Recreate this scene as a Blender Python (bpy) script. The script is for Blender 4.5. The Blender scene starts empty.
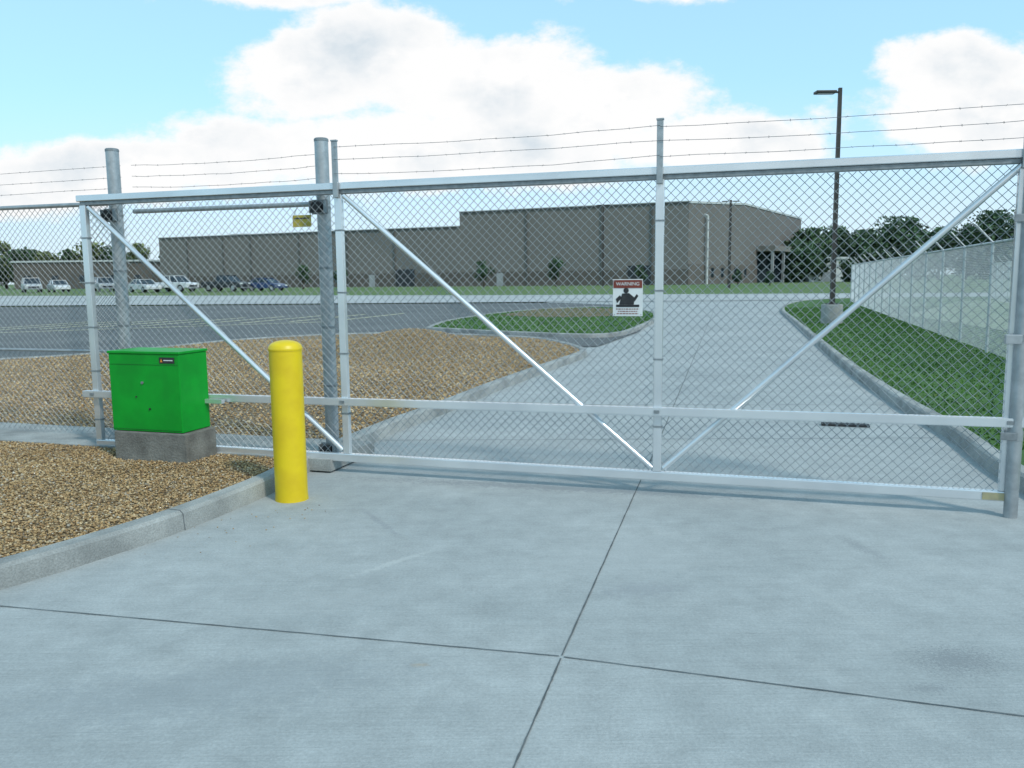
import bpy, bmesh, math, random
import numpy as np
from mathutils import Vector, Matrix
random.seed(7); rng=np.random.default_rng(7)
R=math.radians
sc=bpy.context.scene; col=sc.collection
sc.view_settings.view_transform='Standard'; sc.view_settings.look='None'; sc.view_settings.exposure=0
F=830.0; CH=1.6; PITCH=R(7.2); ROLL=R(-0.6)
cd=bpy.data.cameras.new('camera'); cam=bpy.data.objects.new('camera',cd); col.objects.link(cam); sc.camera=cam
cd.sensor_width=36; cd.lens=F/1024*36; cd.clip_end=6000; cd.clip_start=.05
MX=Matrix.Rotation(math.pi/2-PITCH,4,'X')@Matrix.Rotation(ROLL,4,'Z')
cam.matrix_world=Matrix.Translation((0,0,CH))@MX
M3=MX.to_3x3()
def ray(px,py): return M3@Vector(((px-512)/F,(384-py)/F,-1))
def tz(y): return 0.6*min(max((y-40)/60,0),1)
def G(px,py,dz=0):
    d=ray(px,py); lo,hi=0,900
    for _ in range(60):
        t=(lo+hi)/2
        if CH+d.z*t-tz(d.y*t)-dz>0: lo=t
        else: hi=t
    return Vector((d.x*t,d.y*t,tz(d.y*t)+dz))
def at(px,Y,z=None):            # a point in the column px at depth Y, on the terrain
    d=ray(px,280); x=d.x/d.y*Y
    return Vector((x,Y,tz(Y) if z is None else z))
def topz(px,py,Y):
    d=ray(px,py); return CH+d.z/d.y*Y
def plane(P0,D,px,py):          # hit on the upright plane through P0 along D
    D=Vector((D[0],D[1])).normalized(); n=Vector((-D.y,D.x)); d=ray(px,py)
    t=(n.x*P0[0]+n.y*P0[1])/(n.x*d.x+n.y*d.y)
    p=d*t; return ((p.x-P0[0])*D.x+(p.y-P0[1])*D.y, p.z+CH)
# ---------------------------------------------------------------- materials
def N(nt,t,**k):
    n=nt.nodes.new(t)
    for a,b in k.items(): setattr(n,a,b)
    return n
def newmat(name):
    m=bpy.data.materials.new(name); m.use_nodes=True
    return m,m.node_tree,m.node_tree.nodes['Principled BSDF']
def mixrgb(nt,fac,a,b,mode='MIX'):
    n=N(nt,'ShaderNodeMix',data_type='RGBA',blend_type=mode)
    for v,s in ((fac,0),(a,6),(b,7)):
        if isinstance(v,bpy.types.NodeSocket): nt.links.new(v,n.inputs[s])
        elif s==0: n.inputs[0].default_value=v
        else: n.inputs[s].default_value=(*v,1)
    return n.outputs[2]
def noise(nt,scale,detail=5,vec=None,rough=.55):
    n=N(nt,'ShaderNodeTexNoise'); n.inputs['Scale'].default_value=scale; n.inputs['Detail'].default_value=detail; n.inputs['Roughness'].default_value=rough
    if vec is not None: nt.links.new(vec,n.inputs['Vector'])
    return n.outputs['Fac']
def ramp(nt,v,a,b,lo=0,hi=1):
    n=N(nt,'ShaderNodeMapRange'); n.inputs[1].default_value=a; n.inputs[2].default_value=b; n.inputs[3].default_value=lo; n.inputs[4].default_value=hi
    nt.links.new(v,n.inputs[0]); return n.outputs[0]
def mathn(nt,op,a,b=None):
    n=N(nt,'ShaderNodeMath',operation=op)
    for i,v in enumerate((a,b)):
        if v is None: continue
        if isinstance(v,bpy.types.NodeSocket): nt.links.new(v,n.inputs[i])
        else: n.inputs[i].default_value=v
    return n.outputs[0]
def geo(nt): return N(nt,'ShaderNodeNewGeometry').outputs['Position']
def MT(name,c1,c2=None,scale=3,rough=.7,metal=0,bump=0,bscale=60,fine=0,attr=None,spec=.5):
    m,nt,p=newmat(name)
    pos=geo(nt)
    c2=c2 or c1
    c=mixrgb(nt,ramp(nt,noise(nt,scale,3,pos),.35,.65),c1,c2)
    if fine: c=mixrgb(nt,fine,c,mixrgb(nt,noise(nt,bscale,3,pos),(.0,.0,.0),(1,1,1)),'OVERLAY')
    if attr:
        a=N(nt,'ShaderNodeAttribute',attribute_name=attr)
        c=mixrgb(nt,1.0,c,a.outputs['Color'],'MULTIPLY')
    nt.links.new(c,p.inputs['Base Color'])
    p.inputs['Roughness'].default_value=rough; p.inputs['Metallic'].default_value=metal
    p.inputs['Specular IOR Level'].default_value=spec
    if bump:
        b=N(nt,'ShaderNodeBump'); b.inputs['Strength'].default_value=bump; b.inputs['Distance'].default_value=.02
        nt.links.new(noise(nt,bscale,3,pos),b.inputs['Height']); nt.links.new(b.outputs[0],p.inputs['Normal'])
    return m
galv=MT('galvanised_steel',(.43,.45,.46),(.33,.35,.36),14,.42,.5,bump=.05,bscale=90)
galvd=MT('dull_galvanised_steel',(.28,.30,.31),(.20,.22,.23),25,.5,.5,bump=.05)
alu=MT('bright_aluminium',(.78,.80,.81),(.66,.68,.70),1.8,.26,.65,bump=.015,bscale=30)
wirem=MT('zinc_wire',(.34,.36,.37),(.26,.28,.29),30,.45,.35)
wirel=MT('pale_zinc_wire',(.54,.58,.59),(.46,.49,.50),3,.5,.3)
barbm=MT('weathered_wire',(.18,.20,.22),(.12,.13,.14),30,.5,.5)
yellow=MT('yellow_plastic',(.72,.52,.003),(.64,.44,.003),5,.42,bump=.03,bscale=8,fine=.06)
green=MT('green_powder_coat',(.0,.33,.022),(.0,.26,.018),4,.42,bump=.05,bscale=150,spec=.3)
greend=MT('green_powder_coat_shade',(.0,.13,.01),(.0,.11,.01),4,.5)
black=MT('black_rubber',(.015,.015,.017),(.03,.03,.03),20,.6)
glass=MT('tinted_glass',(.02,.03,.04),(.03,.04,.05),2,.12)
white=MT('white_sign_paint',(.70,.71,.69),(.64,.65,.64),9,.45)
redm=MT('dark_red_print',(.20,.035,.02),(.16,.03,.02),9,.5)
kerbm=MT('kerb_concrete',(.37,.375,.355),(.22,.225,.215),2.2,.85,bump=.35,bscale=90,fine=.45)
padm=MT('pad_concrete',(.22,.215,.19),(.13,.125,.11),5,.9,bump=.4,bscale=60,fine=.35)
jointm=MT('joint_sealant',(.075,.08,.08),(.14,.15,.15),8,.9)
asph=MT('asphalt',(.09,.097,.098),(.125,.132,.13),.35,.9,bump=.3,bscale=60,fine=.3)
streetm=MT('street_concrete',(.40,.41,.405),(.34,.35,.345),.2,.9,fine=.2,bscale=8)
yardm=MT('dry_yard_ground',(.27,.30,.19),(.17,.24,.11),.25,.9,fine=.4,bscale=5)
grassm=MT('mown_grass',(.038,.10,.014),(.058,.13,.02),.6,.9,bump=.5,bscale=40,fine=.5)
fieldm=MT('far_field_grass',(.07,.14,.03),(.11,.15,.045),.03,.95,fine=.5,bscale=3)
dirtm=MT('bare_dirt',(.19,.13,.075),(.13,.10,.05),1.2,.95,bump=.6,bscale=30,fine=.4)
bladem=MT('grass_blades',(.055,.15,.018),(.042,.115,.016),.5,.8,attr='tone')
stonem=MT('gravel_stones',(1,1,1),(.80,.77,.73),1.1,.85,attr='tone')
linem=MT('line_paint',(.66,.62,.38),(.46,.45,.32),1.3,.8,fine=.3)
bronze=MT('dark_bronze_pole',(.035,.032,.03),(.05,.045,.04),3,.45,.3)
gravm,nt,p=newmat('gravel_bed'); pos=geo(nt)
vo=N(nt,'ShaderNodeTexVoronoi'); vo.inputs['Scale'].default_value=48; nt.links.new(pos,vo.inputs['Vector'])
sx=N(nt,'ShaderNodeSeparateXYZ'); nt.links.new(vo.outputs['Color'],sx.inputs[0])
c=mixrgb(nt,sx.outputs[0],(.22,.135,.06),(.54,.385,.20)); c=mixrgb(nt,ramp(nt,noise(nt,.7,3,pos),.3,.7),c,mixrgb(nt,.5,c,(.28,.19,.10)))
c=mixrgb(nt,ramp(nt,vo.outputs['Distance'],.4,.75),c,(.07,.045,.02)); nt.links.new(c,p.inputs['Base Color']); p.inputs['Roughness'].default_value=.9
b=N(nt,'ShaderNodeBump'); b.inputs['Strength'].default_value=.8; b.inputs['Distance'].default_value=.02
nt.links.new(mathn(nt,'MULTIPLY',vo.outputs['Distance'],-1),b.inputs['Height']); nt.links.new(b.outputs[0],p.inputs['Normal'])
# driveway concrete
drivem,nt,p=newmat('broom_finished_concrete'); pos=geo(nt)
c=mixrgb(nt,ramp(nt,noise(nt,.55,6,pos,.6),.3,.7),(.295,.313,.310),(.385,.398,.390))
mp=N(nt,'ShaderNodeMapping'); nt.links.new(pos,mp.inputs[0]); mp.inputs['Rotation'].default_value=(0,0,R(14)); mp.inputs['Scale'].default_value=(1.2,55,1)
br=noise(nt,1.6,3,mp.outputs[0])
c=mixrgb(nt,.15,c,mixrgb(nt,br,(0,0,0),(1,1,1)),'OVERLAY')
c=mixrgb(nt,.38,c,mixrgb(nt,noise(nt,70,5,pos,.7),(0,0,0),(1,1,1)),'OVERLAY')
c=mixrgb(nt,.32,c,mixrgb(nt,noise(nt,5,7,pos,.7),(0,0,0),(1,1,1)),'OVERLAY')
c=mixrgb(nt,ramp(nt,noise(nt,2.3,7,pos,.7),.56,.74,0,.5),c,(.245,.262,.262))
c=mixrgb(nt,ramp(nt,noise(nt,1.1,8,pos,.75),.58,.72,0,.4),c,(.46,.47,.45))
def stain_or_shadow(c,P,rx,ry,rot,colr,amt,sn=None):
    mp=N(nt,'ShaderNodeMapping',vector_type='TEXTURE'); nt.links.new(pos,mp.inputs[0])
    mp.inputs['Location'].default_value=(P.x,P.y,0); mp.inputs['Rotation'].default_value=(0,0,rot); mp.inputs['Scale'].default_value=(rx,ry,1)
    ln=N(nt,'ShaderNodeVectorMath',operation='LENGTH'); nt.links.new(mp.outputs[0],ln.inputs[0])
    f=mathn(nt,'ADD',ln.outputs['Value'],sn or stn)
    return mixrgb(nt,ramp(nt,f,1.15,.4,0,amt),c,colr)
stn=ramp(nt,noise(nt,22,6,pos,.8),.2,.8,-1.3,1.3)
spk=ramp(nt,noise(nt,75,5,pos,.85),.25,.75,-1.5,1.5)
c=stain_or_shadow(c,G(957,660),.19,.13,.2,(.20,.21,.215),.75,spk)
c=stain_or_shadow(c,G(930,688),.09,.04,.1,(.21,.22,.225),.6,spk)
c=stain_or_shadow(c,G(862,548),.05,.2,.2,(.22,.23,.235),.5,spk)
for a in [(G(395,562),.03,.30,-.75,(.48,.49,.47),.5),(G(380,522),.03,.4,.5,(.22,.23,.24),.4),(G(420,665),.035,.02,0,(.36,.30,.23),.7),
          (G(845,610),.04,.5,.2,(.43,.44,.42),.22),(G(200,690),.9,.25,.2,(.25,.27,.28),.4),(G(620,560),.6,.5,.2,(.41,.42,.41),.3),(G(640,590),.25,.12,.1,(.24,.25,.26),.5),(G(560,488),1.7,.10,-.24,(.20,.21,.22),.6),(G(330,600),.6,.2,.3,(.40,.41,.40),.25)]:  # long dark streak along the gate is its shadow, painted into the concrete
    c=stain_or_shadow(c,*a)
nt.links.new(c,p.inputs['Base Color']); p.inputs['Roughness'].default_value=.8
b=N(nt,'ShaderNodeBump'); b.inputs['Strength'].default_value=.4; b.inputs['Distance'].default_value=.006
nt.links.new(mathn(nt,'ADD',br,noise(nt,120,3,pos)),b.inputs['Height']); nt.links.new(b.outputs[0],p.inputs['Normal'])
def wallmat(name,c1,c2):
    m,nt,p=newmat(name); pos=N(nt,'ShaderNodeTexCoord').outputs['Object']
    c=mixrgb(nt,ramp(nt,noise(nt,.15,4,pos),.3,.7),c1,c2)
    w=N(nt,'ShaderNodeTexWave',wave_type='BANDS',bands_direction='X'); w.inputs['Scale'].default_value=.9; nt.links.new(pos,w.inputs[0])
    c=mixrgb(nt,ramp(nt,w.outputs['Fac'],0,.25,.08,0),c,(.09,.085,.08)); nt.links.new(c,p.inputs['Base Color']); p.inputs['Roughness'].default_value=.75
    return m
wallm=wallmat('ribbed_wall_panel',(.18,.166,.15),(.16,.148,.134)); wall2m=wallmat('ribbed_gable_panel',(.16,.145,.13),(.14,.127,.113))
basem=MT('split_face_block',(.125,.107,.093),(.10,.09,.078),.4,.9,fine=.3,bscale=5)
spoutm=MT('brown_downspout',(.10,.095,.085),(.09,.085,.08),.4,.7)
trimm=MT('pale_roof_trim',(.52,.54,.53),(.45,.47,.46),1,.6)
stackm=MT('grey_duct_paint',(.34,.35,.35),(.28,.29,.29),1,.5)
colm=MT('tan_column_stone',(.22,.205,.185),(.17,.16,.145),1,.8)
dkm=MT('dark_opening',(.02,.022,.025),(.03,.03,.035),1,.4)
roofm=MT('membrane_roof',(.35,.36,.37),(.3,.31,.32),.3,.8)
coping=MT('dark_coping_metal',(.07,.072,.07),(.055,.055,.055),1,.5,.2)
# ---------------------------------------------------------------- mesh builder
class MB:
    def __init__(s): s.v=[]; s.f=[]
    def add(s,vs,fs):
        o=len(s.v); s.v+= [tuple(v) for v in vs]; s.f+=[tuple(i+o for i in f) for f in fs]; return s
    def box(s,x0,x1,y0,y1,z0,z1):
        return s.add([(x0,y0,z0),(x1,y0,z0),(x1,y1,z0),(x0,y1,z0),(x0,y0,z1),(x1,y0,z1),(x1,y1,z1),(x0,y1,z1)],
          [(0,3,2,1),(4,5,6,7),(0,1,5,4),(1,2,6,5),(2,3,7,6),(3,0,4,7)])
    def tube(s,p,q,r,n=10,r2=None,caps=True):
        p=Vector(p);q=Vector(q); d=(q-p).normalized(); r2=r if r2 is None else r2
        a=d.cross(Vector((0,0,1)) if abs(d.z)<.9 else Vector((1,0,0))).normalized(); b=d.cross(a)
        vs=[]; 
        for c_,rr in ((p,r),(q,r2)):
            for i in range(n):
                t=2*math.pi*i/n; vs.append(c_+a*rr*math.cos(t)+b*rr*math.sin(t))
        fs=[(i,(i+1)%n,n+(i+1)%n,n+i) for i in range(n)]
        if caps: fs+=[tuple(range(n))[::-1],tuple(range(n,2*n))]
        return s.add(vs,fs)
    def bar(s,p,q,w,h):
        p=Vector(p);q=Vector(q); d=(q-p).normalized(); side=Vector((0,1,0)); up=d.cross(side).normalized()
        vs=[c_+side*(w/2*i)+up*(h/2*j) for c_ in (p,q) for i,j in ((-1,-1),(1,-1),(1,1),(-1,1))]
        return s.add(vs,[(0,1,2,3),(7,6,5,4),(0,4,5,1),(1,5,6,2),(2,6,7,3),(3,7,4,0)])
    def lathe(s,prof,c=(0,0,0),n=32):
        vs=[(c[0]+r*math.cos(2*math.pi*i/n),c[1]+r*math.sin(2*math.pi*i/n),c[2]+z) for r,z in prof for i in range(n)]
        fs=[(k*n+i,k*n+(i+1)%n,(k+1)*n+(i+1)%n,(k+1)*n+i) for k in range(len(prof)-1) for i in range(n)]
        return s.add(vs,fs+[tuple(range(n))[::-1],tuple(range((len(prof)-1)*n,len(prof)*n))])
    def prism(s,prof,y0,y1):
        n=len(prof); vs=[(x,y0,z) for x,z in prof]+[(x,y1,z) for x,z in prof]
        return s.add(vs,[tuple(range(n)),tuple(range(n,2*n))[::-1]]+[(i,n+i,n+(i+1)%n,(i+1)%n) for i in range(n)])
    def build(s,name,m,parent=None,smooth=False,bevel=0,loc=None,rz=0,recalc=True):
        me=bpy.data.meshes.new(name); me.from_pydata(s.v,[],s.f); me.materials.append(m)
        if recalc:
            bm=bmesh.new(); bm.from_mesh(me); bmesh.ops.recalc_face_normals(bm,faces=bm.faces); bm.to_mesh(me); bm.free()
        o=bpy.data.objects.new(name,me); col.objects.link(o)
        if parent: o.parent=parent
        if loc is not None: o.location=loc; o.rotation_euler.z=rz
        if bevel:
            b=o.modifiers.new('b','BEVEL'); b.width=bevel; b.segments=2; b.limit_method='ANGLE'
        if smooth:
            me.shade_smooth()
            try: me.set_sharp_from_angle(angle=R(40))
            except Exception: pass
        return o
def empty(name,label,cat,loc,rz=0,group=None):
    o=bpy.data.objects.new(name,None); col.objects.link(o); o.location=loc; o.rotation_euler.z=rz; o.empty_display_size=.1
    o['label']=label; o['category']=cat
    if group: o['group']=group
    return o
def tag(o,label,cat,kind=None,group=None):
    o['label']=label; o['category']=cat
    if kind: o['kind']=kind
    if group: o['group']=group
    return o
def sheet(name,pts,off,m,label,cat,kind='structure',skirt=0):
    me=bpy.data.meshes.new(name); bm=bmesh.new()
    vs=[bm.verts.new((p[0],p[1],0)) for p in pts]; f=bm.faces.new(vs); f.normal_update()
    if f.normal.z<0: f.normal_flip()
    bmesh.ops.triangulate(bm,faces=bm.faces[:])
    for y in (40,100):
        bmesh.ops.bisect_plane(bm,geom=bm.verts[:]+bm.edges[:]+bm.faces[:],plane_co=(0,y,0),plane_no=(0,1,0))
    for v in bm.verts: v.co.z=tz(v.co.y)+off
    if skirt:
        ed=[e for e in bm.edges if e.is_boundary]
        r=bmesh.ops.extrude_edge_only(bm,edges=ed)
        for g in r['geom']:
            if isinstance(g,bmesh.types.BMVert): g.co.z-=skirt
    bm.to_mesh(me); bm.free(); me.materials.append(m)
    o=bpy.data.objects.new(name,me); col.objects.link(o); tag(o,label,cat,kind); return o
def catmull(pts,n=6):
    out=[]; P=[Vector((p[0],p[1])) for p in pts]
    for i in range(len(P)-1):
        a=P[max(i-1,0)];b=P[i];c_=P[i+1];d=P[min(i+2,len(P)-1)]
        for k in range(n):
            t=k/n; out.append(.5*((2*b)+(c_-a)*t+(2*a-5*b+4*c_-d)*t*t+(3*b-a-3*c_+d)*t**3))
    out.append(P[-1]); return out
def kerbmesh(pts,w,h,base,grow=0):
    n=len(pts); g_=grow; prof=((-w/2-g_,base),(-w/2+.012-g_,h-.02),(-w/2+.035,h+g_),(w/2-.035,h+g_),(w/2-.012+g_,h-.02),(w/2+g_,base)); vs=[];k=len(prof)
    for i,p in enumerate(pts):
        t=(pts[min(i+1,n-1)]-pts[max(i-1,0)]).normalized(); nn=Vector((-t.y,t.x))
        for a,z in prof: vs.append((p.x+nn.x*a,p.y+nn.y*a,tz(p.y)+z))
    fs=[(i*k+j,i*k+j+1,(i+1)*k+j+1,(i+1)*k+j) for i in range(n-1) for j in range(k-1)]
    fs+=[tuple(range(k)),tuple(range((n-1)*k,n*k))[::-1]]
    mb=MB(); mb.add(vs,fs); return mb
def kerb(pts,label,w=.17,h=.13,base=-.02):
    o=kerbmesh(pts,w,h,base).build('kerb',kerbm,smooth=True); tag(o,label,'kerb','structure'); return o
def kerb_joint(pts,target,label):
    i=min(range(1,len(pts)),key=lambda i:(pts[i]-Vector((target.x,target.y))).length)
    p=pts[i]; t=(pts[i]-pts[i-1]).normalized()*.004
    tag(kerbmesh([p-t,p+t],.17,.13,-.02,.0015).build('kerb_joint',jointm),label,'joint','structure')
# ---------------------------------------------------------------- ground layers
mb=MB(); ys=[-300,40,100,5000]; xs=[-4000,4000]
for y in ys:
    for x in xs: mb.add([(x,y,tz(y)-.04)],[])
mb.f=[(0,1,3,2),(2,3,5,4),(4,5,7,6)]
tag(mb.build('ground',fieldm),'wide green ground reaching the horizon','ground','structure')
g=lambda *a:[G(x,y) for x,y in a]
rk=g((1130,560),(1070,515),(1005,475),(955,438),(900,405),(850,370),(818,343),(795,323),(783,312),(788,306),(812,301.5),(870,299))
rkc=catmull(rk)
V2=lambda x,y:Vector((x,y,0))
drive=[V2(-16,-8),V2(16,-8),V2(14,rk[0].y)]+[Vector((p.x,p.y,0)) for p in rkc]+g((870,297),(560,299),(430,332))+[V2(-9,15),V2(-16,9)]
sheet('driveway',drive,0,drivem,'broad pale concrete driveway running under the gate','driveway')
sheet('street',g((-500,297.5),(500,295.5),(870,293.5),(1500,290.5),(1500,292.5),(870,298),(800,300.5),(640,301.5),(-500,310)),.03,streetm,'pale concrete street crossing in front of the warehouse','street')
sheet('parking_lot',g((-600,312),(560,303),(640,306),(652,318),(640,332),(598,347),(400,352),(-600,395)),.02,asph,'dark asphalt parking lot left of the driveway','parking lot')
far_=g((-500,392),(-60,368),(100,358),(250,343),(380,337),(520,341),(570,349))
nose=g((570,349),(583,356),(556,367),(500,388),(440,413),(395,430),(345,452),(300,472),(262,493),(175,529),(80,561),(0,585),(-160,632))
farc=catmull(far_); nosec=catmull(nose)
bed=[Vector((p.x,p.y,0)) for p in farc]+[Vector((p.x,p.y,0)) for p in nosec[1:]]+[V2(-16,nosec[-1].y),V2(-16,9)]
sheet('gravel_bed',bed,.10,gravm,'tan gravel bed behind and in front of the left fence','gravel','structure')
kerb(farc+nosec[1:],'pale concrete kerb curving round the gravel bed beside the yellow bollard')
kerb(rkc,'long pale kerb along the right side of the driveway beside the grass')
kerb_joint(nosec,G(176,528),'dark joint in the kerb left of the bollard')
kerb_joint(nosec,G(-20,590),'dark joint in the kerb near the left edge')
kerb_joint(nosec,G(440,413),'dark joint in the curved kerb beyond the gate')
kerb_joint(rkc,G(935,425),'dark joint in the right kerb near the gate')
kerb_joint(rkc,G(860,378),'dark joint in the right kerb farther along')
gr=[Vector((p.x,p.y,0)) for p in rkc]+g((1500,294))+[V2(70,20),V2(30,rk[0].y)]
sheet('grass_verge',gr,.10,grassm,'green lawn right of the driveway running up to the fence','grass')
isl=catmull(g((428,331),(455,322),(520,313),(600,309),(645,313),(655,319),(640,329),(605,338),(520,336),(428,331)))
sheet('grass_island',isl[:-1],.10,grassm,'small green grass island between parking lot and driveway','grass')
kerb(isl,'kerb ringing the small grass island')
sheet('dirt_patch',[Vector((p.x,p.y,0)) for p in catmull(g((500,318),(540,311.5),(600,310.5),(630,313),(620,318),(560,320),(500,318)))[:-1]],.115,dirtm,'brown bare soil in the middle of the grass island','dirt')
sheet('yard',g((905,318),(960,303),(1200,300),(1200,345),(1010,336)),.12,yardm,'pale dry yard behind the right hand fence','yard')
def joint(a,b,w,label):
    a=Vector((a.x,a.y));b=Vector((b.x,b.y)); t=(b-a).normalized(); n=Vector((-t.y,t.x))*w/2; K=40; L=[];Rr=[]
    for i in range(K+1):
        p=a+(b-a)*i/K; j=n*random.uniform(.6,1.25); L.append(p+j); Rr.append(p-n*random.uniform(.6,1.25))
    mb=MB(); mb.add([(p.x,p.y,.004) for p in L+Rr],[(i,i+1,K+2+i,K+1+i) for i in range(K)])
    tag(mb.build('paving_joint',jointm),label,'joint','structure')
joint(G(641,480),G(562,656),.008,'dark paving joint running from the gate to the crossing joint')
joint(G(561,659),G(500,800),.008,'dark paving joint continuing toward the bottom edge')
joint(G(-60,601),G(559,656.5),.007,'dark paving joint crossing the left half of the driveway')
joint(G(564,657.5),G(1150,733),.007,'dark paving joint crossing the right half of the driveway')
joint(G(650,462),G(716,304),.010,'dark centre joint of the driveway beyond the gate')
ord_=['first','second','third','fourth','fifth','sixth','seventh','eighth','ninth','tenth','eleventh','twelfth']
for k,y in enumerate((440,405,375,350,330,318)):
    pl=min(nosec+farc+isl,key=lambda p:abs(p.y-G(600,y).y)+ (0 if p.x>-3 else 50)); pr=min(rkc,key=lambda p:abs(p.y-G(760,y).y))
    joint(Vector((pl.x+.15,pl.y)),Vector((pr.x-.15,pr.y)),.012,'thin paving joint across the driveway beyond the gate, %s from the gate'%ord_[k])
for i in range(9):
    a=G(-60+i*50,333-i*1.5); b=a+Vector((1.8,6.5,0)); t=Vector((b.x-a.x,b.y-a.y)).normalized(); n=Vector((-t.y,t.x,0))*.09
    mb=MB(); mb.add([(v.x,v.y,tz(v.y)+.032) for v in (a-n,a+n,b+n,b-n)],[(0,1,2,3)])
    tag(mb.build('parking_line',linem),'worn pale yellow parking line on the asphalt, %s from the left'%ord_[i],'parking line','structure')
a_,b_=G(-100,337),G(330,322.5)
t=(b_-a_).normalized(); n=Vector((-t.y,t.x,0))*.09
m=MB(); m.add([(v.x,v.y,tz(v.y)+.034) for v in (a_-n,a_+n,b_+n,b_-n)],[(0,1,2,3)])
tag(m.build('parking_line',linem),'long worn line across the ends of the parking stalls','parking line','structure')
# ---------------------------------------------------------------- gate frame of reference
LZ=.10
P_L=G(99,446,LZ); P_R=G(1010,501,LZ)
D=Vector((P_R.x-P_L.x,P_R.y-P_L.y)).normalized(); AG=math.atan2(D.y,D.x); NB=Vector((-D.y,D.x))
P0=Vector((P_L.x,P_L.y,0))
def S(px,py,off=0):
    q=(P0.x+NB.x*off,P0.y+NB.y*off); return plane(q,D,px,py)
def gp(s,off=0,z=0): return Vector((P0.x+D.x*s+NB.x*off,P0.y+D.y*s+NB.y*off,z))
s1=S(348,458)[0]; s2=S(657,472)[0]; s3=S(1030,163)[0]
ZT=(S(1000,155)[1]+S(345,183)[1]+S(100,191)[1])/3
UT=(S(662,121,-.05)[1]+S(339,140,-.05)[1])/2
def fabric(s0,s1_,z0,z1,pitch,r,y=0,seg=.3):
    mb=MB(); H=z1-z0; n=int((s1_-s0+H)/pitch)+2
    for k in range(n):
        c_=s0-H+k*pitch
        for sg in (1,-1):
            a2=max(c_,s0);b2=min(c_+H,s1_)
            if b2-a2<.01: continue
            za=z0+(a2-c_);zb=z0+(b2-c_)
            if sg<0: za=z1-(a2-c_);zb=z1-(b2-c_)
            m_=max(1,int((b2-a2)/seg+.5))
            for i in range(m_):
                u0,u1=i/m_,(i+1)/m_
                mb.tube((a2+(b2-a2)*u0,y+sg*r*.8,za+(zb-za)*u0),(a2+(b2-a2)*u1,y+sg*r*.8,za+(zb-za)*u1),r,3,caps=False)
    return mb
def barbed(p,q,sag=.02,r=.0017,barb=.125,seg=10):
    p=Vector(p);q=Vector(q); mb=MB(); pts=[]
    for i in range(seg+1):
        t=i/seg; v=p.lerp(q,t); v.z-=sag*4*t*(1-t); v.z+=random.uniform(-.004,.004); pts.append(v)
    for a,b in zip(pts,pts[1:]): mb.tube(a,b,r,4,caps=False)
    L=(q-p).length; n=int(L/barb)
    for i in range(n):
        t=(i+.5+random.uniform(-.18,.18))/n; k=min(int(t*seg),seg-1); v=pts[k].lerp(pts[k+1],t*seg-k)
        for _ in range(2):
            d=Vector((random.uniform(-.8,.8),random.uniform(-.8,.8),random.uniform(-1,1))).normalized()*random.uniform(.007,.011)
            mb.tube(v-d,v+d,r*.6,3,caps=False)
    return mb
gate=empty('sliding_gate','long silver cantilever chain link sliding gate closed across the driveway','gate',P0,AG)
E=s3
BT=LZ
MB().box(-.03,E+.33,-.03,.03,ZT-.055,ZT).build('top_rail',alu,gate,bevel=.006)
MB().box(-.0,E+.3,-.018,.03,ZT-.088,ZT-.057).build('top_track',galvd,gate,bevel=.003)
MB().box(0,E+.03,-.03,.03,BT,BT+.066).build('bottom_rail',alu,gate,bevel=.006)
for i,(s,top) in enumerate(((0.03,ZT-.089),(s1,UT),(s2,UT),(E-.03,UT))):
    w=.03 if i else .032
    MB().box(s-w,s+w,-.024,.024,BT+.067,ZT-.089).build('upright',alu,gate,bevel=.004)
    if i:
        MB().box(s-.022,s+.022,-.056,-.031,ZT-.12,top).build('wire_post',galv,gate,bevel=.003)
        MB().box(s-.026,s+.026,-.059,-.028,top+.0005,top+.012).build('post_cap',galv,gate)
zt=ZT-.105; zb=BT+.092
for a,b in (((.08,zt),(s1-.04,zb)),((s1+.05,zt),(s2-.04,zb)),((E-.05,zt),(s2+.05,zb))):
    MB().tube((a[0],-.005,a[1]),(b[0],-.005,b[1]),.021,12).build('diagonal_brace',alu,gate,smooth=True)
for a,b in ((.06,s1-.03),(s1+.03,s2-.03),(s2+.03,E-.06)):
    fabric(a,b,BT+.067,ZT-.089,.067,.0025,y=.028).build('chain_link_mesh',wirem,gate,recalc=False)
zma=S(88,393)[1]; zmb=S(1000,421)[1]
MB().bar((-.08,-.062,zma),(E+.1,-.062,zmb),.012,.050).bar((-.08,-.04,zma+.0275),(E+.1,-.04,zmb+.0275),.05,.005).bar((-.08,-.045,zma-.0275),(E+.1,-.045,zmb-.0275),.04,.005).build('drive_rail',alu,gate)
for s in (0.03,s1,s2,E-.03):
    zz=zma+(zmb-zma)*s/E
    MB().box(s-.02,s+.02,-.074,-.069,zz-.012,zz+.012).build('rail_clamp',galvd,gate)
for z in (UT-.045,UT-.145,UT-.25):
    for a,b in ((s1,s2),(s2,E+.3)):
        barbed((a,-.062,z),(b,-.062,z+.004),random.uniform(.008,.03)).build('barbed_wire',barbm,gate,recalc=False)
for s in (s1,s2):
    for z in (.5,1.0,1.5,2.0): MB().box(s-.034,s+.034,-.028,.03,z,z+.012).build('tension_band',galvd,gate)
for z in (.35,.8,1.2,1.6,2.0): MB().box(-.008,.068,-.028,.03,z,z+.012).build('tension_band',galvd,gate)
MB().box(E-.16,E+.02,-.036,-.031,BT+.008,BT+.056).build('end_plate',MT('worn_yellow_zinc',(.42,.38,.22),(.30,.28,.2),12,.5,.3),gate)
sa,za=S(613,316,-.04); sb_,zb_=S(643,279,-.04)
sg=empty('warning_sign','white gate warning sign with dark red header and black figure, wired to the gate mesh','sign',gp((sa+sb_)/2,-.045,(za+zb_)/2),AG)
w=(sb_-sa)/2; h=(zb_-za)/2
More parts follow.
